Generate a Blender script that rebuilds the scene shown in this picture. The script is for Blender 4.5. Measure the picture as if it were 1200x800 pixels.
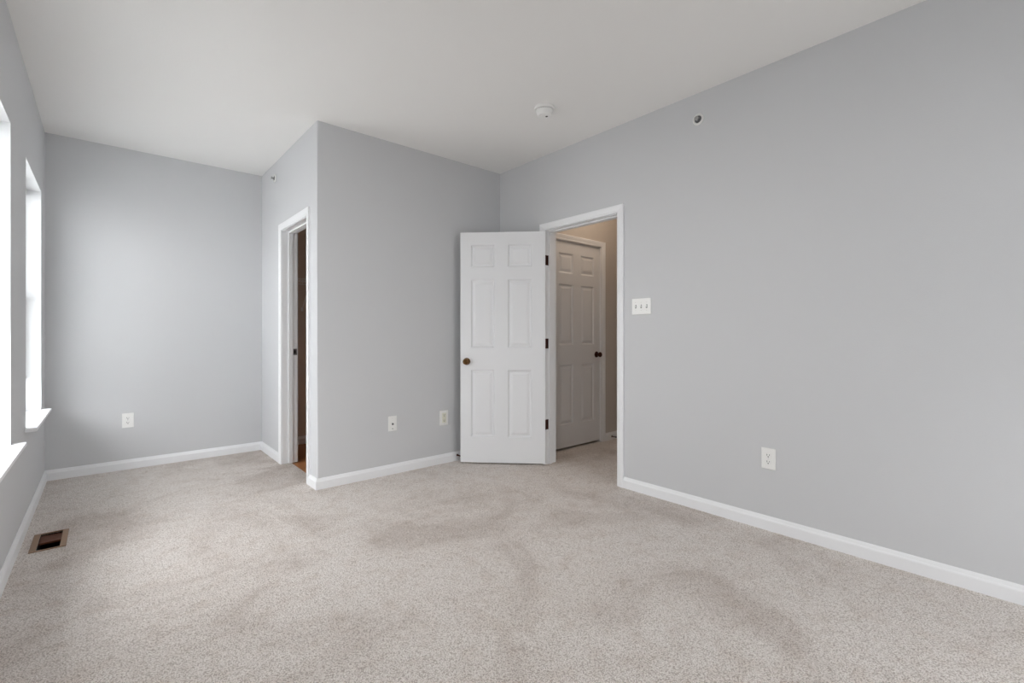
import bpy, bmesh, math
from mathutils import Matrix, Vector

for o in list(bpy.data.objects):
    bpy.data.objects.remove(o)
SC = bpy.context.scene
COL = SC.collection
PI = math.pi

# ------------------------------------------------------------------ camera
F_PX, YAW, HORIZON, CAM_H = 548.0, 0.7164, 392.55, 1.155
cd = bpy.data.cameras.new('camera')
cam = bpy.data.objects.new('camera', cd)
COL.objects.link(cam)
cd.sensor_width = 36.0
cd.lens = F_PX / 1200 * 36.0
cd.shift_y = (HORIZON - 400.0) / 1200.0
cd.clip_start = 0.02
cam.location = (0, 0, CAM_H)
cam.rotation_euler = (PI / 2, 0, -YAW)
SC.camera = cam

# ------------------------------------------------------------------ exposure, sky and lights
SC.view_settings.view_transform = 'Standard'
SC.view_settings.look = 'None'
SC.view_settings.gamma = 1.0
SC.view_settings.use_curve_mapping = False
SC.view_settings.exposure = 0.04

XL, XR, YB, YF, XC, ZC = -0.359, 2.9695, 5.2205, 3.593, 1.1967, 2.76
YR = -1.15                       # wall behind the camera
WT = 0.165                       # outside wall
PT = 0.125                       # partition
WIN_Z0, WIN_Z1 = 0.60, 2.225
WINS = [(4.04, 4.935), (2.545, 3.435)]
ADDED_WIN = (1.58, 2.34, 0.60, 2.225)       # unseen window added for daylight behind the viewer: x0, x1, z0, z1

world = bpy.data.worlds.new('overcast_sky')
SC.world = world
world.use_nodes = True
_n = world.node_tree.nodes
_l = world.node_tree.links.new
bg = _n['Background']
bg.inputs['Strength'].default_value = 19.5
_tc = _n.new('ShaderNodeTexCoord')
_sep = _n.new('ShaderNodeSeparateXYZ')
_mr = _n.new('ShaderNodeMapRange')
_mr.inputs['From Min'].default_value = -0.25
_mr.inputs['From Max'].default_value = 0.35
_rp = _n.new('ShaderNodeValToRGB')
_rp.color_ramp.elements[0].color = (0.25, 0.249, 0.247, 1)     # bright ground below the horizon
_rp.color_ramp.elements[1].color = (0.98, 0.983, 1.0, 1)     # cloudy sky
_l(_tc.outputs['Generated'], _sep.inputs[0])
_l(_sep.outputs['Z'], _mr.inputs['Value'])
_l(_mr.outputs[0], _rp.inputs[0])
_l(_rp.outputs[0], bg.inputs['Color'])


def area(name, loc, rot, sx, sy, energy, color=(1, 1, 1), portal=False):
    l = bpy.data.lights.new(name, 'AREA')
    l.shape = 'RECTANGLE'
    l.size, l.size_y = sx, sy
    l.energy = energy
    l.color = color
    if portal:
        l.cycles.is_portal = True
    o = bpy.data.objects.new(name, l)
    COL.objects.link(o)
    o.location = loc
    o.rotation_euler = rot
    return o


for i, (a, b) in enumerate(WINS):
    area('window_portal', (XL - WT - 0.03, (a + b) / 2, (WIN_Z0 + WIN_Z1) / 2), (0, -PI / 2, 0),
         WIN_Z1 - WIN_Z0, b - a, 1, portal=True)


area('window_portal', ((ADDED_WIN[0] + ADDED_WIN[1]) / 2, YR - WT - 0.03, (ADDED_WIN[2] + ADDED_WIN[3]) / 2), (PI / 2, 0, 0),
     ADDED_WIN[1] - ADDED_WIN[0], ADDED_WIN[3] - ADDED_WIN[2], 1, portal=True)  # portal of the added rear window


def point(name, loc, energy, color, r):
    l = bpy.data.lights.new(name, 'POINT')
    l.energy = energy
    l.color = color
    l.shadow_soft_size = r
    o = bpy.data.objects.new(name, l)
    COL.objects.link(o)
    o.location = loc
    return o


fill_light = area('ceiling_fill_light', (0.90, 1.30, ZC - 0.034), (0, 0, 0), 0.30, 0.30, 13.5, (1.0, 0.985, 0.96))  # added fill light above the frame, brightens the near floor and left wall
fill_light.data.shape = 'DISK'
point('hall_lamp_light', (3.72, 2.72, 2.60), 5.9, (1.0, 0.80, 0.62), 0.12)

SC.cycles.use_denoising = True
SC.cycles.max_bounces = 14
SC.cycles.diffuse_bounces = 8
SC.cycles.glossy_bounces = 4
SC.cycles.transparent_max_bounces = 12
SC.cycles.sample_clamp_indirect = 6.0


# ------------------------------------------------------------------ materials
def lin(c):
    return tuple(((v / 255) / 12.92 if v / 255 <= 0.04045 else ((v / 255 + 0.055) / 1.055) ** 2.4) for v in c) + (1,)


def mat(name, rgb, rough=0.6, metal=0.0, spec=0.5, bump=None):
    m = bpy.data.materials.new(name)
    m.use_nodes = True
    nt = m.node_tree
    b = nt.nodes['Principled BSDF']
    b.inputs['Base Color'].default_value = lin(rgb)
    b.inputs['Roughness'].default_value = rough
    b.inputs['Metallic'].default_value = metal
    b.inputs['Specular IOR Level'].default_value = spec
    if bump:
        scale, dist = bump
        tc = nt.nodes.new('ShaderNodeTexCoord')
        n = nt.nodes.new('ShaderNodeTexNoise')
        n.inputs['Scale'].default_value = scale
        n.inputs['Detail'].default_value = 3
        bp = nt.nodes.new('ShaderNodeBump')
        bp.inputs['Strength'].default_value = 0.4
        bp.inputs['Distance'].default_value = dist
        nt.links.new(tc.outputs['Object'], n.inputs['Vector'])
        nt.links.new(n.outputs['Fac'], bp.inputs['Height'])
        nt.links.new(bp.outputs['Normal'], b.inputs['Normal'])
    return m


M = {}
M['wall'] = mat('wall_paint_cool_grey', (206, 207, 209), 0.75, bump=(160, 0.0012))
M['hall_wall'] = mat('wall_paint_beige', (200, 193, 186), 0.75, bump=(160, 0.0012))
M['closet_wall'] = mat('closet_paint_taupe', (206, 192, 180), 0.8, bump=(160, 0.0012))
M['ceiling'] = mat('ceiling_paint', (240, 239, 237), 0.9, bump=(120, 0.001))
M['trim'] = mat('trim_paint_white', (238, 239, 241), 0.4)
M['door'] = mat('door_paint_white', (228, 229, 231), 0.42, bump=(90, 0.0006))
M['plastic'] = mat('white_plastic', (240, 240, 238), 0.35)
M['plastic_ivory'] = mat('ivory_plastic', (228, 227, 212), 0.35)
M['plastic_grey'] = mat('pale_grey_plastic', (232, 232, 230), 0.4)
M['dark'] = mat('black_slot', (14, 13, 13), 0.7)
M['slot'] = mat('slot_grey', (70, 70, 70), 0.7)
M['brass'] = mat('antique_brass', (112, 84, 54), 0.25, 1.0)
M['bronze'] = mat('dark_bronze', (74, 44, 38), 0.3, 0.9)
M['steel'] = mat('dull_nickel', (120, 120, 122), 0.35, 1.0)
M['chrome'] = mat('sprinkler_chrome', (190, 190, 190), 0.25, 1.0)
M['rubber'] = mat('black_rubber', (24, 23, 22), 0.7)
def blind_mat():
    m = bpy.data.materials.new('blind_vinyl')
    m.use_nodes = True
    nt = m.node_tree
    b = nt.nodes['Principled BSDF']
    b.inputs['Base Color'].default_value = lin((236, 237, 237))
    b.inputs['Roughness'].default_value = 0.45
    t = nt.nodes.new('ShaderNodeBsdfTranslucent')
    t.inputs['Color'].default_value = (0.84, 0.85, 0.85, 1)
    mix = nt.nodes.new('ShaderNodeMixShader')
    mix.inputs[0].default_value = 0.45
    nt.links.new(b.outputs[0], mix.inputs[1])
    nt.links.new(t.outputs[0], mix.inputs[2])
    nt.links.new(mix.outputs[0], nt.nodes['Material Output'].inputs[0])
    return m


M['blind'] = blind_mat()
M['wire'] = mat('white_coated_wire', (225, 224, 222), 0.4)
M['register'] = mat('register_tan_metal', (140, 112, 88), 0.5, 0.2)
M['duct'] = mat('duct_black', (16, 18, 19), 0.8)
M['damper'] = mat('rusty_brown_metal', (92, 50, 30), 0.6, 0.2)


def glass_mat():
    m = bpy.data.materials.new('window_glass')
    m.use_nodes = True
    nt = m.node_tree
    nt.nodes.clear()
    out = nt.nodes.new('ShaderNodeOutputMaterial')
    mix = nt.nodes.new('ShaderNodeMixShader')
    tr = nt.nodes.new('ShaderNodeBsdfTransparent')
    gl = nt.nodes.new('ShaderNodeBsdfGlossy')
    fr = nt.nodes.new('ShaderNodeFresnel')
    tr.inputs['Color'].default_value = (0.967, 0.975, 0.975, 1)
    gl.inputs['Roughness'].default_value = 0.02
    fr.inputs['IOR'].default_value = 1.45
    geo = nt.nodes.new('ShaderNodeNewGeometry')         # reflect on the outer skin of the pane only
    front = nt.nodes.new('ShaderNodeMath')
    front.operation = 'SUBTRACT'
    front.inputs[0].default_value = 1.0
    nt.links.new(geo.outputs['Backfacing'], front.inputs[1])
    fac = nt.nodes.new('ShaderNodeMath')
    fac.operation = 'MULTIPLY'
    nt.links.new(fr.outputs[0], fac.inputs[0])
    nt.links.new(front.outputs[0], fac.inputs[1])
    nt.links.new(fac.outputs[0], mix.inputs[0])
    nt.links.new(tr.outputs[0], mix.inputs[1])
    nt.links.new(gl.outputs[0], mix.inputs[2])
    nt.links.new(mix.outputs[0], out.inputs[0])
    return m


M['glass'] = glass_mat()


def carpet_mat():
    m = bpy.data.materials.new('carpet_speckled_greige')
    m.use_nodes = True
    nt = m.node_tree
    L = nt.links.new
    b = nt.nodes['Principled BSDF']
    b.inputs['Roughness'].default_value = 1.0
    b.inputs['Specular IOR Level'].default_value = 0.05
    tc = nt.nodes.new('ShaderNodeTexCoord')

    def noise(scale, detail=2.0, rough=0.5):
        n = nt.nodes.new('ShaderNodeTexNoise')
        n.inputs['Scale'].default_value = scale
        n.inputs['Detail'].default_value = detail
        n.inputs['Roughness'].default_value = rough
        L(tc.outputs['Object'], n.inputs['Vector'])
        return n

    def ramp(src, stops):
        r = nt.nodes.new('ShaderNodeValToRGB')
        e = r.color_ramp.elements
        while len(e) < len(stops):
            e.new(0.5)
        for k, (p, c) in enumerate(stops):
            e[k].position = p
            e[k].color = c
        L(src, r.inputs[0])
        return r

    def mul(a, c, fac=1.0):
        x = nt.nodes.new('ShaderNodeMix')
        x.data_type = 'RGBA'
        x.blend_type = 'MULTIPLY'
        x.inputs[0].default_value = fac
        L(a, x.inputs[6])
        L(c, x.inputs[7])
        return x.outputs[2]
    # yarn tufts: light tips, dark gaps, flecks of darker yarn
    vo = nt.nodes.new('ShaderNodeTexVoronoi')
    vo.inputs['Scale'].default_value = 215
    wob = noise(140, 2, 0.6)
    add = nt.nodes.new('ShaderNodeMix')
    add.data_type = 'VECTOR'
    add.inputs[0].default_value = 0.008
    L(tc.outputs['Object'], add.inputs[4])
    L(wob.outputs['Color'], add.inputs[5])
    L(add.outputs[1], vo.inputs['Vector'])
    tip = ramp(vo.outputs['Distance'], [(0.08, lin((255, 254, 252))), (0.42, lin((249, 245, 243))), (0.74, lin((200, 192, 186)))])
    fleck = noise(300, 3, 0.7)
    yarn = ramp(fleck.outputs['Fac'], [(0.33, lin((200, 192, 186))), (0.45, lin((249, 246, 243))), (0.58, lin((255, 254, 252)))])
    # pile lay: wide soft patches where feet and the vacuum bent the pile
    lay = noise(1.5, 5, 0.62)
    lay.inputs['Distortion'].default_value = 0.9
    shift = nt.nodes.new('ShaderNodeMapping')
    shift.inputs['Location'].default_value = (0.0, 0.0, 0.0)
    L(tc.outputs['Object'], shift.inputs['Vector'])
    L(shift.outputs[0], lay.inputs['Vector'])
    patch = ramp(lay.outputs['Fac'], [(0.34, (0.80, 0.77, 0.75, 1)), (0.50, (0.965, 0.957, 0.95, 1)), (0.66, (1.0, 1.0, 1.0, 1))])
    scuff = noise(9.0, 4, 0.65)
    worn = ramp(scuff.outputs['Fac'], [(0.32, (0.92, 0.895, 0.875, 1)), (0.52, (1, 1, 1, 1))])
    c = mul(mul(mul(tip.outputs[0], yarn.outputs[0]), patch.outputs[0]), worn.outputs[0])
    L(c, b.inputs['Base Color'])
    bp = nt.nodes.new('ShaderNodeBump')
    bp.inputs['Strength'].default_value = 0.7
    bp.inputs['Distance'].default_value = 0.008
    inv = nt.nodes.new('ShaderNodeMath')
    inv.operation = 'SUBTRACT'
    inv.inputs[0].default_value = 1.0
    L(vo.outputs['Distance'], inv.inputs[1])
    L(inv.outputs[0], bp.inputs['Height'])
    L(bp.outputs['Normal'], b.inputs['Normal'])
    return m


M['carpet'] = carpet_mat()


def wood_mat():
    m = bpy.data.materials.new('brown_wood_boards')
    m.use_nodes = True
    nt = m.node_tree
    L = nt.links.new
    b = nt.nodes['Principled BSDF']
    b.inputs['Roughness'].default_value = 0.45
    tc = nt.nodes.new('ShaderNodeTexCoord')
    mp = nt.nodes.new('ShaderNodeMapping')
    mp.inputs['Scale'].default_value = (3, 40, 1)
    n = nt.nodes.new('ShaderNodeTexNoise')
    n.inputs['Scale'].default_value = 2.0
    n.inputs['Detail'].default_value = 5
    r = nt.nodes.new('ShaderNodeValToRGB')
    r.color_ramp.elements[0].position = 0.3
    r.color_ramp.elements[0].color = lin((144, 92, 54))
    r.color_ramp.elements[1].position = 0.7
    r.color_ramp.elements[1].color = lin((190, 130, 82))
    L(tc.outputs['Object'], mp.inputs['Vector'])
    L(mp.outputs[0], n.inputs['Vector'])
    L(n.outputs['Fac'], r.inputs[0])
    L(r.outputs[0], b.inputs['Base Color'])
    return m


M['wood'] = wood_mat()


# ------------------------------------------------------------------ builders
def link(name, me, material, parent=None, smooth=False):
    o = bpy.data.objects.new(name, me)
    COL.objects.link(o)
    if material is not None:
        me.materials.append(material)
    if parent is not None:
        o.parent = parent
    if smooth:
        for p in me.polygons:
            p.use_smooth = True
    return o


def build(name, bm, material, parent=None, smooth=False, recalc=True):
    if recalc:
        bmesh.ops.recalc_face_normals(bm, faces=bm.faces[:])
    me = bpy.data.meshes.new(name)
    bm.to_mesh(me)
    bm.free()
    return link(name, me, material, parent, smooth)


def autosmooth(o, deg=35):
    me = o.data
    bm = bmesh.new()
    bm.from_mesh(me)
    for f in bm.faces:
        f.smooth = True
    for e in bm.edges:
        if len(e.link_faces) == 2 and e.calc_face_angle(0) > math.radians(deg):
            e.smooth = False
    bm.to_mesh(me)
    bm.free()
    return o


def tag(o, label=None, cat=None, group=None, kind=None):
    if label:
        o['label'] = label
    if cat:
        o['category'] = cat
    if group:
        o['group'] = group
    if kind:
        o['kind'] = kind
    return o


def empty(name, loc=(0, 0, 0), rz=0.0):
    o = bpy.data.objects.new(name, None)
    o.empty_display_size = 0.05
    COL.objects.link(o)
    o.location = loc
    o.rotation_euler = (0, 0, rz)
    return o


def box(bm, x0, x1, y0, y1, z0, z1, bevel=0.0, seg=2):
    vs = [bm.verts.new((x, y, z)) for x in (x0, x1) for y in (y0, y1) for z in (z0, z1)]
    q = [(0, 1, 3, 2), (4, 6, 7, 5), (0, 4, 5, 1), (2, 3, 7, 6), (0, 2, 6, 4), (1, 5, 7, 3)]
    fs = [bm.faces.new([vs[i] for i in f]) for f in q]
    if bevel:
        es = list({e for f in fs for e in f.edges})
        bmesh.ops.bevel(bm, geom=es, offset=bevel, segments=seg, affect='EDGES', profile=0.5)
    return vs


def lathe(bm, prof, axis='Z', origin=(0, 0, 0), seg=32, sign=1.0, cap=True):
    """prof: list of (radius, height along axis)"""
    rings = []
    ox, oy, oz = origin

    def put(r, h, a):
        c, s = r * math.cos(a), r * math.sin(a)
        if axis == 'Z':
            return (ox + c, oy + s, oz + sign * h)
        if axis == 'Y':
            return (ox + c, oy + sign * h, oz + s)
        return (ox + sign * h, oy + c, oz + s)
    for r, h in prof:
        if r < 1e-6:
            rings.append([bm.verts.new(put(0, h, 0))])
        else:
            rings.append([bm.verts.new(put(r, h, 2 * PI * k / seg)) for k in range(seg)])
    for A, B in zip(rings, rings[1:]):
        for k in range(seg):
            a0, a1 = A[k % len(A)], A[(k + 1) % len(A)]
            b0, b1 = B[k % len(B)], B[(k + 1) % len(B)]
            vs = []
            for v in (a0, a1, b1, b0):
                if v not in vs:
                    vs.append(v)
            if len(vs) > 2:
                bm.faces.new(vs)
    if cap and len(rings[0]) > 1:
        bm.faces.new(rings[0])
    if cap and len(rings[-1]) > 1:
        bm.faces.new(rings[-1])


def rod(bm, p, q, r, seg=8):
    p, q = Vector(p), Vector(q)
    d = (q - p).normalized()
    u = d.orthogonal().normalized()
    v = d.cross(u)
    A, B = [], []
    for k in range(seg):
        a = 2 * PI * k / seg
        w = u * (r * math.cos(a)) + v * (r * math.sin(a))
        A.append(bm.verts.new(p + w))
        B.append(bm.verts.new(q + w))
    for k in range(seg):
        bm.faces.new((A[k], A[(k + 1) % seg], B[(k + 1) % seg], B[k]))
    bm.faces.new(A[::-1])
    bm.faces.new(B)


def tube(bm, pts, r, seg=8):
    """a tube swept along points"""
    pts = [Vector(p) for p in pts]
    rings = []
    n = len(pts)
    up = None
    for i, p in enumerate(pts):
        d = (pts[min(i + 1, n - 1)] - pts[max(i - 1, 0)]).normalized()
        if up is None:
            up = d.orthogonal().normalized()
        up = (up - d * up.dot(d)).normalized()
        v = d.cross(up)
        rings.append([bm.verts.new(p + up * (r * math.cos(2 * PI * k / seg)) + v * (r * math.sin(2 * PI * k / seg))) for k in range(seg)])
    for A, B in zip(rings, rings[1:]):
        for k in range(seg):
            bm.faces.new((A[k], A[(k + 1) % seg], B[(k + 1) % seg], B[k]))
    bm.faces.new(rings[0][::-1])
    bm.faces.new(rings[-1])


def solid(name, x, y, z, holes, material, parent=None, corner=None):
    """a slab with box-shaped openings cut through it; corner = (x, y, radius) rounds one upright edge"""
    cuts = []
    for ax, (lo, hi) in enumerate((x, y, z)):
        s = {lo, hi}
        for h in holes:
            for v in h[ax]:
                if lo < v < hi:
                    s.add(v)
        cuts.append(sorted(s))
    X, Y, Z = cuts
    nx, ny, nz = len(X) - 1, len(Y) - 1, len(Z) - 1

    def full(i, j, k):
        if not (0 <= i < nx and 0 <= j < ny and 0 <= k < nz):
            return False
        c = ((X[i] + X[i + 1]) / 2, (Y[j] + Y[j + 1]) / 2, (Z[k] + Z[k + 1]) / 2)
        return not any(all(h[a][0] < c[a] < h[a][1] for a in range(3)) for h in holes)
    bm = bmesh.new()
    vert = {}

    def v(i, j, k):
        if (i, j, k) not in vert:
            vert[i, j, k] = bm.verts.new((X[i], Y[j], Z[k]))
        return vert[i, j, k]
    for i in range(nx):
        for j in range(ny):
            for k in range(nz):
                if not full(i, j, k):
                    continue
                a, b = i + 1, j + 1
                c = k + 1
                if not full(i - 1, j, k): bm.faces.new((v(i, j, k), v(i, j, c), v(i, b, c), v(i, b, k)))
                if not full(i + 1, j, k): bm.faces.new((v(a, j, k), v(a, b, k), v(a, b, c), v(a, j, c)))
                if not full(i, j - 1, k): bm.faces.new((v(i, j, k), v(a, j, k), v(a, j, c), v(i, j, c)))
                if not full(i, j + 1, k): bm.faces.new((v(i, b, k), v(i, b, c), v(a, b, c), v(a, b, k)))
                if not full(i, j, k - 1): bm.faces.new((v(i, j, k), v(i, b, k), v(a, b, k), v(a, j, k)))
                if not full(i, j, k + 1): bm.faces.new((v(i, j, c), v(a, j, c), v(a, b, c), v(i, b, c)))
    if corner:
        cx, cy, r = corner
        es = [e for e in bm.edges if all(abs(w.co.x - cx) < 1e-5 and abs(w.co.y - cy) < 1e-5 for w in e.verts)]
        bmesh.ops.bevel(bm, geom=es, offset=r, segments=5, affect='EDGES', profile=0.5)
    o = build(name, bm, material, parent)
    return o


def structure(o, label, cat):
    return tag(o, label, cat, kind='structure')


# ------------------------------------------------------------------ the room shell
BIG = 9.0
DOOR_Y = (2.178, 2.953)          # bedroom door opening in the right wall
DOOR_Z = 2.088
CLO_Y = (3.815, 4.505)           # closet opening in the closet side wall
CLO_Z = 2.085
HALL_X1 = 4.335
HALL_YB = 3.19
HDOOR_X = (3.285, 4.055)
HDOOR_Z = 2.10
HALL_Y0 = 0.2
VENT = (-0.279, -0.186, 3.546, 3.824)

f = solid('floor', (XL - WT, HALL_X1 + 0.12), (YR - WT, YB + 0.12), (-0.02, 0.0),
          [((VENT[0], VENT[1]), (VENT[2], VENT[3]), (-1, 1)), ((XC + 0.075, XR), (YF + PT, YB), (-1, 1))], M['carpet'])
structure(f, 'speckled greige wall to wall carpet of the bedroom and hall', 'floor')
f = solid('floor_closet', (XC + 0.075, XR), (YF + PT, YB), (-0.03, -0.006), [], M['wood'])
structure(f, 'brown wooden floor glimpsed inside the dark closet', 'floor')
c = solid('ceiling', (XL - WT, HALL_X1 + 0.12), (YR - WT, YB + 0.12), (ZC, ZC + 0.1), [], M['ceiling'])
structure(c, 'flat off-white ceiling with the smoke detector on it', 'ceiling')

w = solid('wall_left', (XL - WT, XL), (YR - WT, YB + 0.12), (0, ZC),
          [((-BIG, BIG), wy, (WIN_Z0, WIN_Z1)) for wy in WINS], M['wall'])
structure(w, 'pale grey wall with the two windows at the left edge', 'wall')
w = solid('wall_back', (XL, XR + PT), (YB, YB + 0.12), (0, ZC), [], M['wall'])
structure(w, 'pale grey end wall with one outlet, left of the closet opening', 'wall')
w = solid('wall_closet_side', (XC, XC + PT), (YF, YB), (0, ZC), [((-BIG, BIG), CLO_Y, (-1, CLO_Z))], M['wall'],
          corner=(XC, YF, 0.012))
structure(w, 'pale grey wall with the narrow closet opening', 'wall')
w = solid('wall_closet_front', (XC + PT, XR), (YF, YF + PT), (0, ZC), [], M['wall'])
structure(w, 'grey wall behind the open bedroom door, with two small plates', 'wall')
w = solid('wall_right', (XR, XR + PT), (YR - WT, YB), (0, ZC), [((-BIG, BIG), DOOR_Y, (-1, DOOR_Z))], M['wall'])
structure(w, 'long pale grey right wall with the bedroom doorway', 'wall')
w = solid('wall_rear', (XL, XR), (YR - WT, YR), (0, ZC), [(ADDED_WIN[:2], (-BIG, BIG), ADDED_WIN[2:])], M['wall'])
structure(w, 'pale grey wall facing the closet from behind the viewer', 'wall')

# closet lining (a warmer, slightly darker tone than the bedroom walls)
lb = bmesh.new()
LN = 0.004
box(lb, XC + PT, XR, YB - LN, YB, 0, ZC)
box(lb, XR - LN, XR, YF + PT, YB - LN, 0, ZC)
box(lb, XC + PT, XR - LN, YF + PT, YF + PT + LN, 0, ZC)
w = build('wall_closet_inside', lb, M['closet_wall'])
structure(w, 'taupe wall seen inside the closet', 'wall')

# hall beyond the bedroom door
w = solid('wall_hall_end', (XR + PT, HALL_X1 + 0.12), (HALL_YB, HALL_YB + 0.12), (0, ZC), [(HDOOR_X, (-BIG, BIG), (-1, HDOOR_Z))], M['hall_wall'])
structure(w, 'beige hall wall around the closed panel door', 'wall')
w = solid('wall_hall_side', (HALL_X1, HALL_X1 + 0.12), (HALL_Y0, HALL_YB), (0, ZC), [], M['hall_wall'])
structure(w, 'beige hall side wall, a sliver at the right of the doorway', 'wall')
w = solid('wall_hall_near', (XR + PT, HALL_X1 + 0.12), (HALL_Y0 - 0.12, HALL_Y0), (0, ZC), [], M['hall_wall'])
structure(w, 'beige wall closing the near end of the hall', 'wall')
lb = bmesh.new()
box(lb, XR + PT, XR + PT + LN, HALL_Y0, DOOR_Y[0] - 0.001, 0, ZC)
box(lb, XR + PT, XR + PT + LN, DOOR_Y[1] + 0.001, HALL_YB, 0, ZC)
box(lb, XR + PT, XR + PT + LN, DOOR_Y[0] - 0.001, DOOR_Y[1] + 0.001, DOOR_Z + 0.001, ZC)
w = build('wall_hall_inside', lb, M['hall_wall'])
structure(w, 'beige hall face of the bedroom partition', 'wall')
w = solid('wall_hall_backing', (HDOOR_X[0] - 0.15, HDOOR_X[1] + 0.15), (HALL_YB + 0.6, HALL_YB + 0.65), (0, ZC), [], M['closet_wall'])  # added behind the hall door to stop sky light leaking under it
structure(w, 'added backing wall that blocks sky light behind the hall door', 'wall')
lb = bmesh.new()
for x in (HDOOR_X[0] - 0.17, HDOOR_X[1] + 0.15):
    box(lb, x, x + 0.02, HALL_YB + 0.12, HALL_YB + 0.65, 0, ZC)  # sides of the same added light block
w = build('wall_hall_backing_sides', lb, M['closet_wall'])
structure(w, 'side pieces of the added light block behind the hall door', 'wall')
# ------------------------------------------------------------------ baseboards
BH, BT = 0.083, 0.014
BASE_PROF = [(0, 0), (BT, 0), (BT, 0.056), (BT - 0.0015, 0.062), (BT - 0.005, 0.067), (BT - 0.0065, 0.073),
             (BT - 0.009, 0.079), (0.003, BH), (0, BH)]


def baseboard(name, p, q, s0, s1, label, material=None):
    """p -> q along the wall foot, wall on the RIGHT of the walk; s = +1 inner mitre, -1 outer mitre, 0 square"""
    p, q = Vector((p[0], p[1], 0)), Vector((q[0], q[1], 0))
    d = (q - p).normalized()
    n = Vector((-d.y, d.x, 0))
    bm = bmesh.new()
    A, B = [], []
    for t, z in BASE_PROF:
        A.append(bm.verts.new(p + n * t + d * (s0 * t) + Vector((0, 0, z))))
        B.append(bm.verts.new(q + n * t - d * (s1 * t) + Vector((0, 0, z))))
    k = len(A)
    for i in range(k):
        bm.faces.new((A[i], A[(i + 1) % k], B[(i + 1) % k], B[i]))
    bm.faces.new(A[::-1])
    bm.faces.new(B)
    o = build(name, bm, material or M['trim'])
    structure(o, label, 'baseboard')
    return o


CW = 0.057                       # casing width
baseboard('baseboard_left', (XL, YB), (XL, YR), 1, 1, 'white baseboard running under the windows at the left')
baseboard('baseboard_back', (XC, YB), (XL, YB), 1, 1, 'white baseboard along the end wall under its outlet')
baseboard('baseboard_closet_side', (XC, CLO_Y[1] + CW + 0.005), (XC, YB), 0, 1, 'short white baseboard left of the closet opening')
baseboard('baseboard_closet_corner', (XC, YF), (XC, CLO_Y[0] - CW - 0.005), -1, 0, 'stub of white baseboard between closet casing and corner')
baseboard('baseboard_closet_front', (XR, YF), (XC, YF), 1, -1, 'white baseboard running behind the open door')
baseboard('baseboard_right', (XR, YR), (XR, DOOR_Y[0] - CW - 0.005), 1, 0, 'long white baseboard of the right wall')
baseboard('baseboard_right_corner', (XR, DOOR_Y[1] + CW + 0.005), (XR, YF), 0, 1, 'white baseboard hidden in the corner behind the open door')
baseboard('baseboard_rear', (XL, YR), (XR, YR), 1, 1, 'white baseboard of the wall behind the viewer')
baseboard('baseboard_closet_inside', (XR - LN, YB - LN), (XC + PT, YB - LN), 1, 0, 'grey-lit baseboard on the back wall inside the closet')
baseboard('baseboard_hall_end', (HALL_X1, HALL_YB), (HDOOR_X[1] + CW + 0.008, HALL_YB), 1, 0, 'short baseboard right of the hall door')
baseboard('baseboard_hall_side', (HALL_X1, HALL_Y0), (HALL_X1, HALL_YB), 1, 1, 'baseboard of the hall side wall')

# ------------------------------------------------------------------ door casings and jambs
CAS_PROF = [(0.0, 0.0), (0.0, 0.0095), (0.003, 0.011), (0.012, 0.0125), (0.016, 0.0105), (0.022, 0.0125), (0.040, 0.0165),
            (0.052, 0.0175), (0.057, 0.0155), (0.057, 0.0)]


def casing(bm, a0, a1, top, place):
    """three mitred boards round an opening; place(a, depth, z) gives the point"""
    rev = 0.005
    path = [(a0 - rev, 0), (a0 - rev, top + rev), (a1 + rev, top + rev), (a1 + rev, 0)]
    out = [(-1, 0), (-1, 1), (1, 1), (1, 0)]
    rings = []
    for (a, z), (sa, sz) in zip(path, out):
        rings.append([bm.verts.new(place(a + sa * w, d, z + sz * w)) for w, d in CAS_PROF])
    k = len(CAS_PROF)
    for A, B in zip(rings, rings[1:]):
        for i in range(k):
            bm.faces.new((A[i], A[(i + 1) % k], B[(i + 1) % k], B[i]))
    bm.faces.new(rings[0])
    bm.faces.new(rings[-1][::-1])


def jamb(bm, a0, a1, top, thick, place, stop_at, stop_w=0.035, th=0.018):
    """lining boards and stops; depth runs from 0 (face) to -thick"""
    def b(a_lo, a_hi, d_lo, d_hi, z_lo, z_hi):
        vs = [bm.verts.new(place(a, d, z)) for a in (a_lo, a_hi) for d in (d_lo, d_hi) for z in (z_lo, z_hi)]
        for q in [(0, 1, 3, 2), (4, 6, 7, 5), (0, 4, 5, 1), (2, 3, 7, 6), (0, 2, 6, 4), (1, 5, 7, 3)]:
            bm.faces.new([vs[i] for i in q])
    # linings: thin facing of the opening
    e = 0.0015
    b(a0 - 0.0005, a0 + e, -thick - e, e, 0, top)
    b(a1 - e, a1 + 0.0005, -thick - e, e, 0, top)
    b(a0, a1, -thick - e, e, top - e, top + 0.0005)
    # stops
    s = 0.011
    b(a0 + e, a0 + e + s, -stop_at - stop_w, -stop_at, 0, top - e)
    b(a1 - e - s, a1 - e, -stop_at - stop_w, -stop_at, 0, top - e)
    b(a0 + e + s, a1 - e - s, -stop_at - stop_w, -stop_at, top - e - s, top - e)


def trim_set(name, label, a, top, thick, room, far, stop_at):
    t = empty(name, room(sum(a) / 2, 0, 0))
    inv = Matrix.Translation(-t.location)
    pieces = []
    bm = bmesh.new()
    casing(bm, a[0], a[1], top, room)
    pieces.append(('casing', bm))
    if far:
        bm = bmesh.new()
        casing(bm, a[0], a[1], top, far)
        pieces.append(('casing', bm))
    bm = bmesh.new()
    jamb(bm, a[0], a[1], top, thick, room, stop_at)
    pieces.append(('jamb', bm))
    for n, bm in pieces:
        bmesh.ops.transform(bm, matrix=inv, verts=bm.verts[:])
        build(n, bm, M['trim'], t)
    structure(t, label, 'door frame')
    return t


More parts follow.
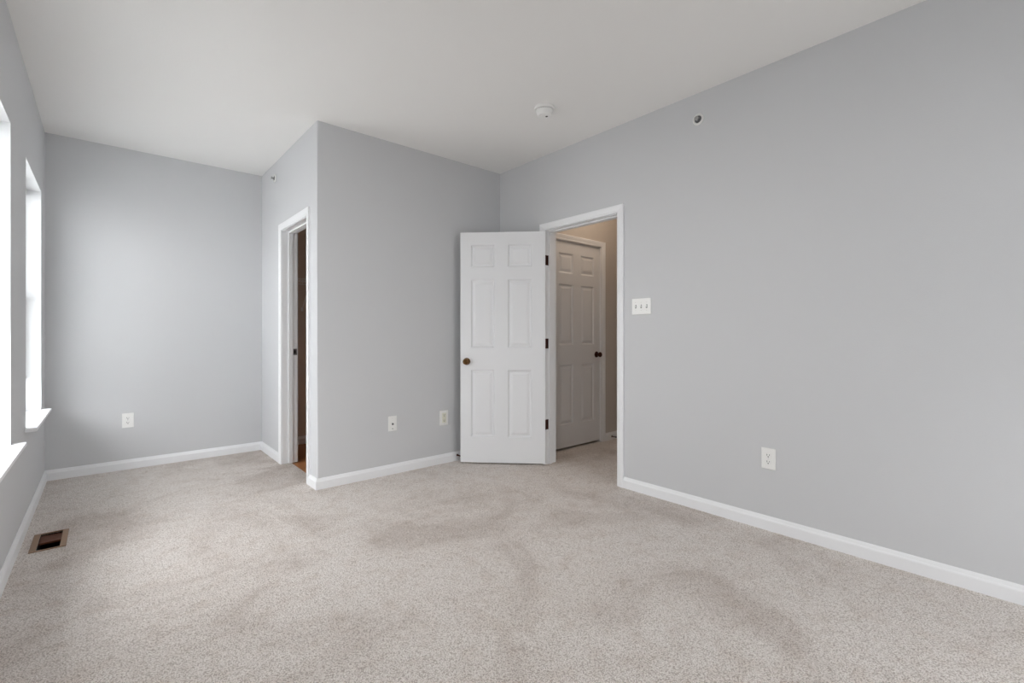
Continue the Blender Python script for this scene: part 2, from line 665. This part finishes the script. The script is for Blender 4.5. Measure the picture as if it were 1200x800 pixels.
t1 = trim_set('trim_1', 'white casing and jamb of the bedroom doorway', DOOR_Y, DOOR_Z, PT,
              lambda a, d, z: (XR - d, a, z), lambda a, d, z: (XR + PT + LN + d, a, z), 0.038)
t2 = trim_set('trim_2', 'white casing and jamb of the narrow closet opening', CLO_Y, CLO_Z, PT,
              lambda a, d, z: (XC - d, a, z), lambda a, d, z: (XC + PT + d, a, z), 0.052)
t3 = trim_set('trim_3', 'casing round the closed hall door', HDOOR_X, HDOOR_Z, 0.12,
              lambda a, d, z: (a, HALL_YB - d, z), None, 0.055)

# hinge leaves screwed to the bedroom jamb, strike plate in the closet jamb
for hz in (1.824, 1.08, 0.357):
    bm = bmesh.new()
    box(bm, 0.001, 0.033, -0.0022, 0.0, -0.0445, 0.0445, 0.0006, 1)
    for k in range(5):
        rod(bm, (-0.004, -0.004, -0.0445 + k * 0.0178), (-0.004, -0.004, -0.0445 + (k + 1) * 0.0178 - 0.001), 0.0062, 12)
    for zz in (-0.03, 0.0, 0.03):
        lathe(bm, [(0.0035, 0), (0.003, 0.001), (0, 0.0012)], 'Y', (0.018, -0.0022, zz), 10, -1)
    h = build('hinge', bm, M['bronze'], t1)
    h.location = Vector((XR, DOOR_Y[1] - 0.0015, hz)) - t1.location
    h['label'] = 'dark bronze hinge'
bm = bmesh.new()
box(bm, 0, 0.030, -0.002, 0, -0.028, 0.028, 0.0005, 1)
s = build('strike_plate', bm, M['steel'], t2)
s.location = Vector((XC + 0.093, CLO_Y[1] - 0.0016, 1.003)) - t2.location
s['label'] = 'dull metal strike plate'
bm = bmesh.new()
box(bm, 0.007, 0.021, -0.0024, -0.0019, -0.014, 0.014)
build('latch_hole', bm, M['dark'], s)


# ------------------------------------------------------------------ six panel doors
def leaf_mesh(W, H, T):
    """leaf from x=0 (hinge) to W, face at y=0 looking to -y, back at y=T"""
    fx = [0, 0.158, 0.436, 0.596, 0.874, 1]
    xs = [v * W for v in fx]
    g = H / 2.065
    zs = [0, 0.228 * g, 0.832 * g, 1.030 * g, 1.640 * g, 1.752 * g, 1.952 * g, H]
    bm = bmesh.new()
    for y, flip in ((0.0, False), (T, True)):
        grid = [[bm.verts.new((x, y, z)) for z in zs] for x in xs]
        panels = []
        for i in range(5):
            for j in range(7):
                q = [grid[i][j], grid[i + 1][j], grid[i + 1][j + 1], grid[i][j + 1]]
                fc = bm.faces.new(q[::-1] if flip else q)
                if i in (1, 3) and j in (1, 3, 5):
                    panels.append(fc)
        bm.normal_update()
        for th, dp in ((0.003, -0.004), (0.009, -0.0085), (0.008, 0.0), (0.020, 0.0085), (0.002, 0.0010)):
            bmesh.ops.inset_individual(bm, faces=panels, thickness=th, depth=dp, use_even_offset=True)
    bmesh.ops.remove_doubles(bm, verts=bm.verts[:], dist=1e-6)
    # rim
    edge = [e for e in bm.edges if len(e.link_faces) == 1]
    bmesh.ops.bridge_loops(bm, edges=edge)
    return bm


def knob(parent, x, z, side, T, material, label):
    """side -1: on the y=0 face, +1: on the back"""
    y0 = 0.0 if side < 0 else T
    bm = bmesh.new()
    lathe(bm, [(0, 0.021), (0.011, 0.021), (0.011, 0.030), (0.016, 0.034), (0.0245, 0.041), (0.0275, 0.049), (0.0262, 0.057),
               (0.021, 0.063), (0.013, 0.0662), (0.0115, 0.0648), (0, 0.0655)], 'Y', (x, y0, z), 32, side)
    k = autosmooth(build('door_knob', bm, material, parent))
    k['label'] = label
    bm = bmesh.new()
    lathe(bm, [(0.0325, 0.0), (0.0325, 0.004), (0.029, 0.009), (0.018, 0.012), (0.013, 0.014), (0.012, 0.023), (0, 0.023)], 'Y', (x, y0, z), 32, side)
    autosmooth(build('rosette', bm, material, k))


def panel_door(name, label, W, H, T, loc, rz, mirror, material_knob, knob_label, kz):
    d = empty(name, loc, rz)
    bm = leaf_mesh(W, H, T)
    if mirror:
        bmesh.ops.scale(bm, vec=(-1, 1, 1), verts=bm.verts[:])
        bmesh.ops.reverse_faces(bm, faces=bm.faces[:])
    build('door_leaf', bm, M['door'], d)
    sx = -1 if mirror else 1
    for side in (-1, 1):
        knob(d, sx * (W - 0.056), kz, side, T, material_knob, knob_label)
    structure(d, label, 'door')
    return d


# bedroom door: swung wide into the room; local +x runs from hinge to latch, the seen face is local -y
LW = 0.762
ang = math.atan2(0.716, -0.699)
hx, hy = 2.9455, 2.9335
d1 = empty('door_1', (hx, hy, 0.014), 0)
bm = leaf_mesh(LW, 2.062, 0.035)
# local +x must map to (-.699,.716); the seen face must look to (-.716,-.699) = local +y, so mirror y
bmesh.ops.scale(bm, vec=(1, -1, 1), verts=bm.verts[:])
bmesh.ops.reverse_faces(bm, faces=bm.faces[:])
build('door_leaf', bm, M['door'], d1)
d1.rotation_euler = (0, 0, ang)
for side in (1, -1):
    y0 = 0.0 if side > 0 else -0.035
    bm = bmesh.new()
    lathe(bm, [(0, 0.021), (0.011, 0.021), (0.011, 0.030), (0.016, 0.034), (0.0245, 0.041), (0.0275, 0.049), (0.0262, 0.057),
               (0.021, 0.063), (0.013, 0.0662), (0.0115, 0.0648), (0, 0.0655)], 'Y', (LW - 0.058, y0, 0.905), 32, side)
    k = autosmooth(build('door_knob', bm, M['brass'], d1))
    k['label'] = 'round antique brass door knob'
    bm = bmesh.new()
    lathe(bm, [(0.0325, 0.0), (0.0325, 0.004), (0.029, 0.009), (0.018, 0.012), (0.013, 0.014), (0.012, 0.023), (0, 0.023)],
          'Y', (LW - 0.058, y0, 0.905), 32, side)
    autosmooth(build('rosette', bm, M['brass'], k))
structure(d1, 'white six panel door with brass knob standing wide open into the bedroom', 'door')

# hall door: closed, hinged behind the jamb at its left, knob at its right
panel_door('door_2', 'closed six panel door with dark knob seen through the doorway', 0.762, HDOOR_Z - 0.026, 0.035,
           (HDOOR_X[0] + 0.004, HALL_YB + 0.014, 0.022), 0, False, M['bronze'], 'dark bronze door knob', 0.925)
# hinge knuckles on the hall door
d2 = bpy.data.objects['door_2']
for hz in (1.80, 1.03, 0.30):
    bm = bmesh.new()
    rod(bm, (-0.003, -0.005, hz - 0.045), (-0.003, -0.005, hz + 0.045), 0.006, 12)
    h = build('hinge', bm, M['bronze'], d2)
    h['label'] = 'dark bronze hinge knuckle'

# ------------------------------------------------------------------ windows
STOOL = 0.053


def window(name, label, c0, c1, place, z0=WIN_Z0, z1=WIN_Z1):
    """place(a, d, z): a along the wall, d into the room from its face"""
    def b(bm, a0, a1, d0, d1, z0, z1, bevel=0.0):
        vs = [bm.verts.new(place(a, d, z)) for a in (a0, a1) for d in (d0, d1) for z in (z0, z1)]
        fs = [bm.faces.new([vs[i] for i in q]) for q in [(0, 1, 3, 2), (4, 6, 7, 5), (0, 4, 5, 1), (2, 3, 7, 6), (0, 2, 6, 4), (1, 5, 7, 3)]]
        if bevel:
            bmesh.ops.bevel(bm, geom=list({e for f in fs for e in f.edges}), offset=bevel, segments=2, affect='EDGES', profile=0.5)
    w = empty(name, place((c0 + c1) / 2, 0, z0))
    inv = Matrix.Translation(-w.location)

    def fin(n, bm, m, parent=None):
        bmesh.ops.transform(bm, matrix=inv, verts=bm.verts[:])
        return build(n, bm, m, parent or w)
    bm = bmesh.new()                                    # white lining of the opening
    e = 0.003
    b(bm, c0, c0 + e, -WT, 0.001, z0, z1)
    b(bm, c1 - e, c1, -WT, 0.001, z0, z1)
    b(bm, c0 + e, c1 - e, -WT, 0.001, z1 - e, z1)
    fin('jamb_liner', bm, M['trim'])
    bm = bmesh.new()                                    # stool with horns
    b(bm, c0 - 0.062, c1 + 0.062, 0.0005, STOOL, z0 - 0.022, z0, 0.004)
    b(bm, c0 + e, c1 - e, -0.10, 0.004, z0 - 0.001, z0 - 0.0002)
    fin('window_sill', bm, M['trim'])
    fr = bmesh.new()                                    # outer frame
    q = 0.03
    b(fr, c0 + e, c0 + q, -WT, -0.10, z0, z1 - e)
    b(fr, c1 - q, c1 - e, -WT, -0.10, z0, z1 - e)
    b(fr, c0 + q, c1 - q, -WT, -0.10, z1 - q, z1 - e)
    b(fr, c0 + q, c1 - q, -WT, -0.10, z0, z0 + q)
    fin('window_frame', fr, M['trim'])
    zm = (z0 + z1) / 2
    for (s0, s1, dd) in ((z0 + q, zm + 0.02, -0.131), (zm - 0.02, z1 - q, -0.161)):
        bm = bmesh.new()
        r = 0.036
        b(bm, c0 + q, c0 + q + r, dd, dd + 0.028, s0, s1)
        b(bm, c1 - q - r, c1 - q, dd, dd + 0.028, s0, s1)
        b(bm, c0 + q + r, c1 - q - r, dd, dd + 0.028, s0, s0 + r)
        b(bm, c0 + q + r, c1 - q - r, dd, dd + 0.028, s1 - r, s1)
        s = fin('sash', bm, M['trim'])
        bm = bmesh.new()
        b(bm, c0 + q + r, c1 - q - r, dd + 0.012, dd + 0.016, s0 + r, s1 - r)
        fin('glass', bm, M['glass'], s)
    structure(w, label, 'window')
    return w


def left_place(a, d, z):
    return (XL + d, a, z)


def blind(name, label, c0, c1, place, drop, tilt):
    o = empty(name, place((c0 + c1) / 2, -0.083, WIN_Z1))
    inv = Matrix.Translation(-o.location)

    def quad_box(bm, a0, a1, pts):
        A = [bm.verts.new(place(a0, d, z)) for d, z in pts]
        B = [bm.verts.new(place(a1, d, z)) for d, z in pts]
        k = len(pts)
        for i in range(k):
            bm.faces.new((A[i], A[(i + 1) % k], B[(i + 1) % k], B[i]))
        bm.faces.new(A[::-1])
        bm.faces.new(B)
    g = 0.008
    zt = WIN_Z1 - 0.004

    def fin(n, bm):
        bmesh.ops.transform(bm, matrix=inv, verts=bm.verts[:])
        return build(n, bm, M['blind'], o)
    bm = bmesh.new()
    quad_box(bm, c0 + g, c1 - g, [(-0.0985, zt - 0.038), (-0.071, zt - 0.038), (-0.071, zt), (-0.0985, zt)])
    fin('headrail', bm)
    bm = bmesh.new()
    z = zt - 0.06
    while z > WIN_Z1 - drop:
        c, s = 0.0125 * math.cos(tilt), 0.0125 * math.sin(tilt)
        n = 0.0009
        quad_box(bm, c0 + g + 0.003, c1 - g - 0.003, [(-0.085 - c, z - s), (-0.085 + c, z + s), (-0.085 + c - n, z + s + n), (-0.085, z + 0.0022), (-0.085 - c - n, z - s + n)])
        z -= 0.0215
    fin('slats', bm)
    bm = bmesh.new()
    quad_box(bm, c0 + g, c1 - g, [(-0.097, z - 0.012), (-0.073, z - 0.012), (-0.073, z + 0.004), (-0.097, z + 0.004)])
    fin('bottom_rail', bm)
    tag(o, label, 'blind', 'window blinds')
    return o


WL = ['far window of the left wall, nearest the end wall', 'near window of the left wall, cut by the picture edge']
BL = ['white slatted blind drawn most of the way down in the far window', 'white slatted blind half drawn in the window at the picture edge']
for i, (a, b_) in enumerate(WINS):
    window('window_%d' % (i + 1), WL[i], a, b_, left_place)
    blind('window_blind', BL[i], a, b_, left_place, (1.36, 1.0)[i], math.radians(22))
window('window_3', 'added window in the wall behind the viewer, for extra daylight', ADDED_WIN[0], ADDED_WIN[1], lambda a, d, z: (a, YR + d, z), ADDED_WIN[2], ADDED_WIN[3])  # unseen, added to let daylight in from behind
blind('window_blind', 'white slatted blind half drawn in the added window behind the viewer', ADDED_WIN[0], ADDED_WIN[1],
      lambda a, d, z: (a, YR + d, z), 0.86, math.radians(20))


# ------------------------------------------------------------------ wall plates; local x along the wall, -y out of it
def plate(bm, w, h, t=0.006):
    box(bm, -w / 2, w / 2, -t, -0.0002, -h / 2, h / 2, 0.0035, 3)


def screw(parent, x, z, y, m=None):
    bm = bmesh.new()
    lathe(bm, [(0.0042, 0), (0.0036, 0.0012), (0.0, 0.0016)], 'Y', (x, y, z), 14, -1)
    s = autosmooth(build('screw', bm, m or M['plastic'], parent))
    bm = bmesh.new()
    box(bm, x - 0.0034, x + 0.0034, y - 0.0017, y - 0.0012, z - 0.0004, z + 0.0004)
    build('screw_slot', bm, M['slot'], s)


def duplex_outlet(loc, rz, label, w=0.080, h=0.124):
    o = empty('wall_outlet', loc, rz)
    bm = bmesh.new()
    plate(bm, w, h)
    build('cover_plate', bm, M['plastic'], o)
    for zc in (0.0195, -0.0195):
        bm = bmesh.new()
        prof = []
        for k in range(28):
            a = 2 * PI * k / 28
            prof.append((0.0172 * math.cos(a), max(-0.0135, min(0.0135, 0.0172 * math.sin(a))) + zc))
        A = [bm.verts.new((x, -0.0058, z)) for x, z in prof]
        B = [bm.verts.new((x, -0.0085, z)) for x, z in prof]
        C = [bm.verts.new((x * 0.95, -0.0092, zc + (z - zc) * 0.95)) for x, z in prof]
        for P, Q in ((A, B), (B, C)):
            for k in range(28):
                bm.faces.new((P[k], P[(k + 1) % 28], Q[(k + 1) % 28], Q[k]))
        bm.faces.new(C)
        bm.faces.new(A[::-1])
        r = build('receptacle', bm, M['plastic'], o)
        bm = bmesh.new()
        box(bm, -0.0078, -0.0050, -0.0096, -0.0090, zc - 0.0015, zc + 0.0080)
        box(bm, 0.0052, 0.0076, -0.0096, -0.0090, zc - 0.0005, zc + 0.0075)
        lathe(bm, [(0.0032, 0.0), (0.0032, 0.0006), (0, 0.0006)], 'Y', (0, -0.0090, zc - 0.0075), 14, -1)
        build('slots', bm, M['dark'], r)
    screw(o, 0, 0, -0.006)
    tag(o, label, 'outlet', 'white wall outlets')
    return o


duplex_outlet((XR, 1.0915, 0.4235), -PI / 2, 'white duplex outlet low on the long right wall')
duplex_outlet((0.150, YB, 0.4205), 0, 'white duplex outlet low on the end wall left of the closet')

# rectangular-faced outlet beside the open door
o = empty('wall_outlet', (2.3105, YF, 0.409), 0)
bm = bmesh.new()
plate(bm, 0.088, 0.135)
build('cover_plate', bm, M['plastic'], o)
bm = bmesh.new()
box(bm, -0.0215, 0.0215, -0.0095, -0.0055, -0.044, 0.044, 0.002, 2)
r = build('receptacle', bm, M['plastic_ivory'], o)
r['label'] = 'ivory rectangular receptacle'
for zc in (0.024, -0.024):
    bm = bmesh.new()
    box(bm, -0.0078, -0.0050, -0.0100, -0.0094, zc - 0.0015, zc + 0.0080)
    box(bm, 0.0052, 0.0076, -0.0100, -0.0094, zc - 0.0005, zc + 0.0075)
    lathe(bm, [(0.0032, 0.0), (0.0032, 0.0006), (0, 0.0006)], 'Y', (0, -0.0094, zc - 0.0075), 14, -1)
    build('slots', bm, M['slot'], r)
screw(o, 0, 0.054, -0.006)
screw(o, 0, -0.054, -0.006)
tag(o, 'ivory-faced wall outlet close beside the open door', 'outlet', 'white wall outlets')

# cable plate
o = empty('cable_plate', (1.806, YF, 0.420), 0)
bm = bmesh.new()
plate(bm, 0.078, 0.124)
build('cover_plate', bm, M['plastic'], o)
bm = bmesh.new()
lathe(bm, [(0.0085, 0), (0.0085, 0.003), (0.0058, 0.0035), (0.0058, 0.011), (0.0042, 0.0112), (0.0042, 0.004), (0, 0.004)], 'Y', (0, -0.006, -0.004), 24, -1)
j = autosmooth(build('cable_socket', bm, M['steel'], o))
j['label'] = 'dark threaded metal cable socket'
bm = bmesh.new()
lathe(bm, [(0.0041, 0.0), (0.0041, 0.0065), (0, 0.0065)], 'Y', (0, -0.010, -0.004), 16, -1)
build('socket_core', bm, M['dark'], j)
screw(o, 0, 0.043, -0.006)
screw(o, 0, -0.043, -0.006, M['steel'])
tag(o, 'small white cable plate with one dark socket, left of the ivory outlet', 'wall plate')

# triple switch
o = empty('light_switch', (XR, 1.963, 1.3655), -PI / 2)
bm = bmesh.new()
plate(bm, 0.160, 0.118)
build('cover_plate', bm, M['plastic'], o)
for x in (-0.046, 0.0, 0.046):
    bm = bmesh.new()
    box(bm, x - 0.0056, x + 0.0056, -0.0066, -0.0058, -0.0125, 0.0125)
    w = build('switch_slot', bm, M['slot'], o)
    bm = bmesh.new()
    vs = [bm.verts.new(p) for p in ((x - 0.004, -0.006, -0.0085), (x + 0.004, -0.006, -0.0085), (x + 0.004, -0.006, 0.006), (x - 0.004, -0.006, 0.006),
                                    (x - 0.0036, -0.0150, 0.004), (x + 0.0036, -0.0150, 0.004), (x + 0.0036, -0.0165, 0.0115), (x - 0.0036, -0.0165, 0.0115))]
    for q in ((0, 3, 2, 1), (4, 5, 6, 7), (0, 1, 5, 4), (1, 2, 6, 5), (2, 3, 7, 6), (3, 0, 4, 7)):
        bm.faces.new([vs[i] for i in q])
    build('toggle', bm, M['plastic'], o)
    for z in (0.030, -0.030):
        screw(o, x, z, -0.006)
tag(o, 'white three-toggle light switch plate right of the bedroom doorway', 'switch')


# ------------------------------------------------------------------ sprinkler heads
def sprinkler(loc, rz, label, s=1.0):
    o = empty('fire_sprinkler', loc, rz)
    bm = bmesh.new()
    lathe(bm, [(0.037 * s, 0.0005), (0.037 * s, 0.004), (0.034 * s, 0.007), (0.028 * s, 0.0085), (0.0255 * s, 0.008), (0.0245 * s, 0.002), (0.0, 0.002)], 'Y', (0, 0, 0), 36, -1)
    autosmooth(build('escutcheon', bm, M['plastic_grey'], o))
    bm = bmesh.new()
    lathe(bm, [(0.0235 * s, 0.0022), (0.0235 * s, 0.004), (0.0, 0.004)], 'Y', (0, 0, 0), 28, -1)
    build('recess', bm, M['steel'], o)
    bm = bmesh.new()
    lathe(bm, [(0.0105, 0.003), (0.0105, 0.012), (0.008, 0.013), (0.006, 0.017), (0, 0.017)], 'Y', (0, 0, 0), 20, -1)
    for sx in (-1, 1):
        tube(bm, [(sx * 0.0095, -0.009, 0), (sx * 0.0135, -0.015, 0), (sx * 0.0125, -0.022, 0), (sx * 0.004, -0.028, 0)], 0.0022, 8)
    build('frame_arms', bm, M['chrome'], o)
    bm = bmesh.new()
    lathe(bm, [(0.0, 0.028), (0.013, 0.0285), (0.0135, 0.0298), (0, 0.0308)], 'Y', (0, 0, 0), 24, -1)
    box(bm, -0.012, 0.012, -0.0302, -0.025, 0.0090, 0.0105)
    build('deflector', bm, M['chrome'], o)
    bm = bmesh.new()
    rod(bm, (0, -0.017, 0), (0, -0.0275, 0), 0.003, 12)
    build('bulb', bm, M['rubber'], o)
    tag(o, label, 'sprinkler', 'sidewall fire sprinklers')
    return o


sprinkler((XR, 1.528, 2.585), -PI / 2, 'round fire sprinkler head high on the long right wall')
sprinkler((XC, 4.745, 2.617), -PI / 2, 'small fire sprinkler head high on the wall above the closet opening')

# ------------------------------------------------------------------ added ceiling fixture around the fill light
o = empty('ceiling_fill_fixture', (0.90, 1.30, ZC), 0)  # out of view, added to house the fill light
bm = bmesh.new()
lathe(bm, [(0.155, 0.036), (0.160, 0.040), (0.176, 0.034), (0.182, 0.020), (0.182, 0.0005), (0.155, 0.0005), (0.155, 0.036)], 'Z', (0, 0, 0), 64, -1, cap=False)
autosmooth(build('trim_ring', bm, M['plastic'], o))
bm = bmesh.new()
lathe(bm, [(0.1545, 0.0005), (0.1545, 0.030), (0, 0.030)], 'Z', (0, 0, 0), 64, -1)
build('diffuser', bm, M['plastic'], o)
tag(o, 'added round white ceiling light above the view, there for fill light', 'ceiling light')

# ------------------------------------------------------------------ smoke detector
o = empty('smoke_detector', (2.339, 2.338, ZC), 0)
bm = bmesh.new()
lathe(bm, [(0.070, 0.0005), (0.0715, 0.006), (0.0715, 0.016), (0.069, 0.019), (0, 0.019)], 'Z', (0, 0, 0), 48, -1)
autosmooth(build('mounting_base', bm, M['plastic'], o))
bm = bmesh.new()
lathe(bm, [(0.053, 0.0185), (0.053, 0.026), (0, 0.026)], 'Z', (0, 0, 0), 48, -1)
v = build('vent_gap', bm, M['slot'], o)
bm = bmesh.new()
lathe(bm, [(0.0590, 0.0245), (0.0590, 0.030), (0.055, 0.045), (0.050, 0.056), (0.042, 0.0605), (0.026, 0.0612), (0.025, 0.0625), (0, 0.0630)], 'Z', (0, 0, 0), 48, -1)
h = autosmooth(build('housing', bm, M['plastic'], o), 25)
bm = bmesh.new()
for k in range(24):
    a = 2 * PI * k / 24
    vs = box(bm, 0.051, 0.0575, -0.0022, 0.0022, -0.0262, -0.0185)
    bmesh.ops.rotate(bm, verts=vs, cent=(0, 0, 0), matrix=Matrix.Rotation(a, 3, 'Z'))
build('vent_ribs', bm, M['plastic'], o)
bm = bmesh.new()
lathe(bm, [(0.0085, 0.0625), (0.0085, 0.0640), (0.0075, 0.0648), (0, 0.0650)], 'Z', (0.012, -0.010, 0), 24, -1)
build('test_button', bm, M['slot'], h)
tag(o, 'round white smoke detector on the ceiling', 'smoke detector')


# ------------------------------------------------------------------ spring door stops
def door_stop(loc, rz, label, ln=0.062):
    o = empty('door_stop', loc, rz)
    bm = bmesh.new()
    lathe(bm, [(0.010, 0.0003), (0.010, 0.004), (0.007, 0.008), (0, 0.008)], 'Y', (0, 0, 0), 20, -1)
    build('stop_base', bm, M['bronze'], o)
    bm = bmesh.new()
    n, turns = 150, 14
    tube(bm, [(0.0052 * math.cos(2 * PI * turns * k / n), -0.006 - (ln - 0.018) * k / n, 0.0052 * math.sin(2 * PI * turns * k / n)) for k in range(n + 1)], 0.0013, 6)
    build('spring', bm, M['bronze'], o, smooth=True)
    bm = bmesh.new()
    lathe(bm, [(0.0, ln - 0.014), (0.0078, ln - 0.014), (0.0085, ln - 0.004), (0.006, ln), (0, ln)], 'Y', (0, 0, 0), 20, -1)
    t = autosmooth(build('rubber_tip', bm, M['rubber'], o))
    tag(o, label, 'door stop', 'spring door stops')
    return o


door_stop((2.448, YF - BT, 0.052), 0, 'dark spring door stop on the baseboard behind the open door')
door_stop((4.23, HALL_YB - BT, 0.036), 0, 'dark spring door stop on the hall baseboard right of the closed door')

# ------------------------------------------------------------------ floor register beside the windows
vx0, vx1, vy0, vy1 = VENT
o = empty('floor_register', ((vx0 + vx1) / 2, (vy0 + vy1) / 2, 0.0), 0)
cx, cy = o.location.x, o.location.y


def rb(bm, x0, x1, y0, y1, z0, z1, bev=0.0):
    box(bm, x0 - cx, x1 - cx, y0 - cy, y1 - cy, z0, z1, bev, 2)


ox0, ox1, oy0, oy1 = -0.306, -0.160, 3.537, 3.833
bm = bmesh.new()
rb(bm, ox0, vx0, oy0, oy1, 0.0005, 0.006, 0.0015)
rb(bm, vx1, ox1, oy0, oy1, 0.0005, 0.006, 0.0015)
rb(bm, vx0, vx1, oy0, vy0, 0.0005, 0.006, 0.0015)
rb(bm, vx0, vx1, vy1, oy1, 0.0005, 0.006, 0.0015)
build('register_frame', bm, M['register'], o)
bm = bmesh.new()
t = 0.004
D = -0.20
rb(bm, vx0 - t, vx0, vy0 - t, vy1 + t, D, -0.0005)
rb(bm, vx1, vx1 + t, vy0 - t, vy1 + t, D, -0.0005)
rb(bm, vx0, vx1, vy0 - t, vy0, D, -0.0005)
rb(bm, vx0, vx1, vy1, vy1 + t, D, -0.0005)
rb(bm, vx0, vx1, vy0, vy1, D - t, D)
build('duct', bm, M['duct'], o)
bm = bmesh.new()
ym = vy0 + (vy1 - vy0) * 0.5
rb(bm, vx0 + 0.001, vx1 - 0.001, ym, vy1 - 0.001, -0.012, -0.008)
rb(bm, vx0 + 0.001, vx1 - 0.001, ym - 0.004, ym, -0.012, -0.002)
p = build('damper_plate', bm, M['damper'], o)
p['label'] = 'rusty brown damper plate'
tag(o, 'tan floor register with dark opening, in the carpet beneath the windows', 'floor vent')

# ------------------------------------------------------------------ wire shelf inside the closet
SZ = 1.72
o = empty('wire_shelf', ((XC + PT + XR) / 2, YB - LN, SZ), 0)
sx0, sx1 = XC + PT + 0.01, XR - 0.02
mx, my = o.location.x, o.location.y
bm = bmesh.new()
for y, z in ((-0.30, 0.0), (-0.30, -0.055), (-0.15, -0.004), (-0.012, 0.0)):
    rod(bm, (sx0 - mx, y, z), (sx1 - mx, y, z), 0.0042, 8)
build('rails', bm, M['wire'], o)
bm = bmesh.new()
n = 60
for k in range(n + 1):
    x = sx0 - mx + (sx1 - sx0) * k / n
    rod(bm, (x, -0.010, 0.004), (x, -0.30, 0.004), 0.0018, 6)
    if k % 2 == 0:
        rod(bm, (x, -0.303, 0.005), (x, -0.303, -0.055), 0.0018, 6)
build('deck_wires', bm, M['wire'], o)
for x in (sx0 + 0.25, (sx0 + sx1) / 2, sx1 - 0.25):
    bm = bmesh.new()
    rod(bm, (x - mx, -0.295, -0.006), (x - mx, -0.004, -0.29), 0.005, 8)
    box(bm, x - mx - 0.01, x - mx + 0.01, -0.006, -0.0005, -0.31, -0.27)
    build('brace', bm, M['wire'], o)
tag(o, 'white wire shelf glimpsed high inside the closet', 'shelf')
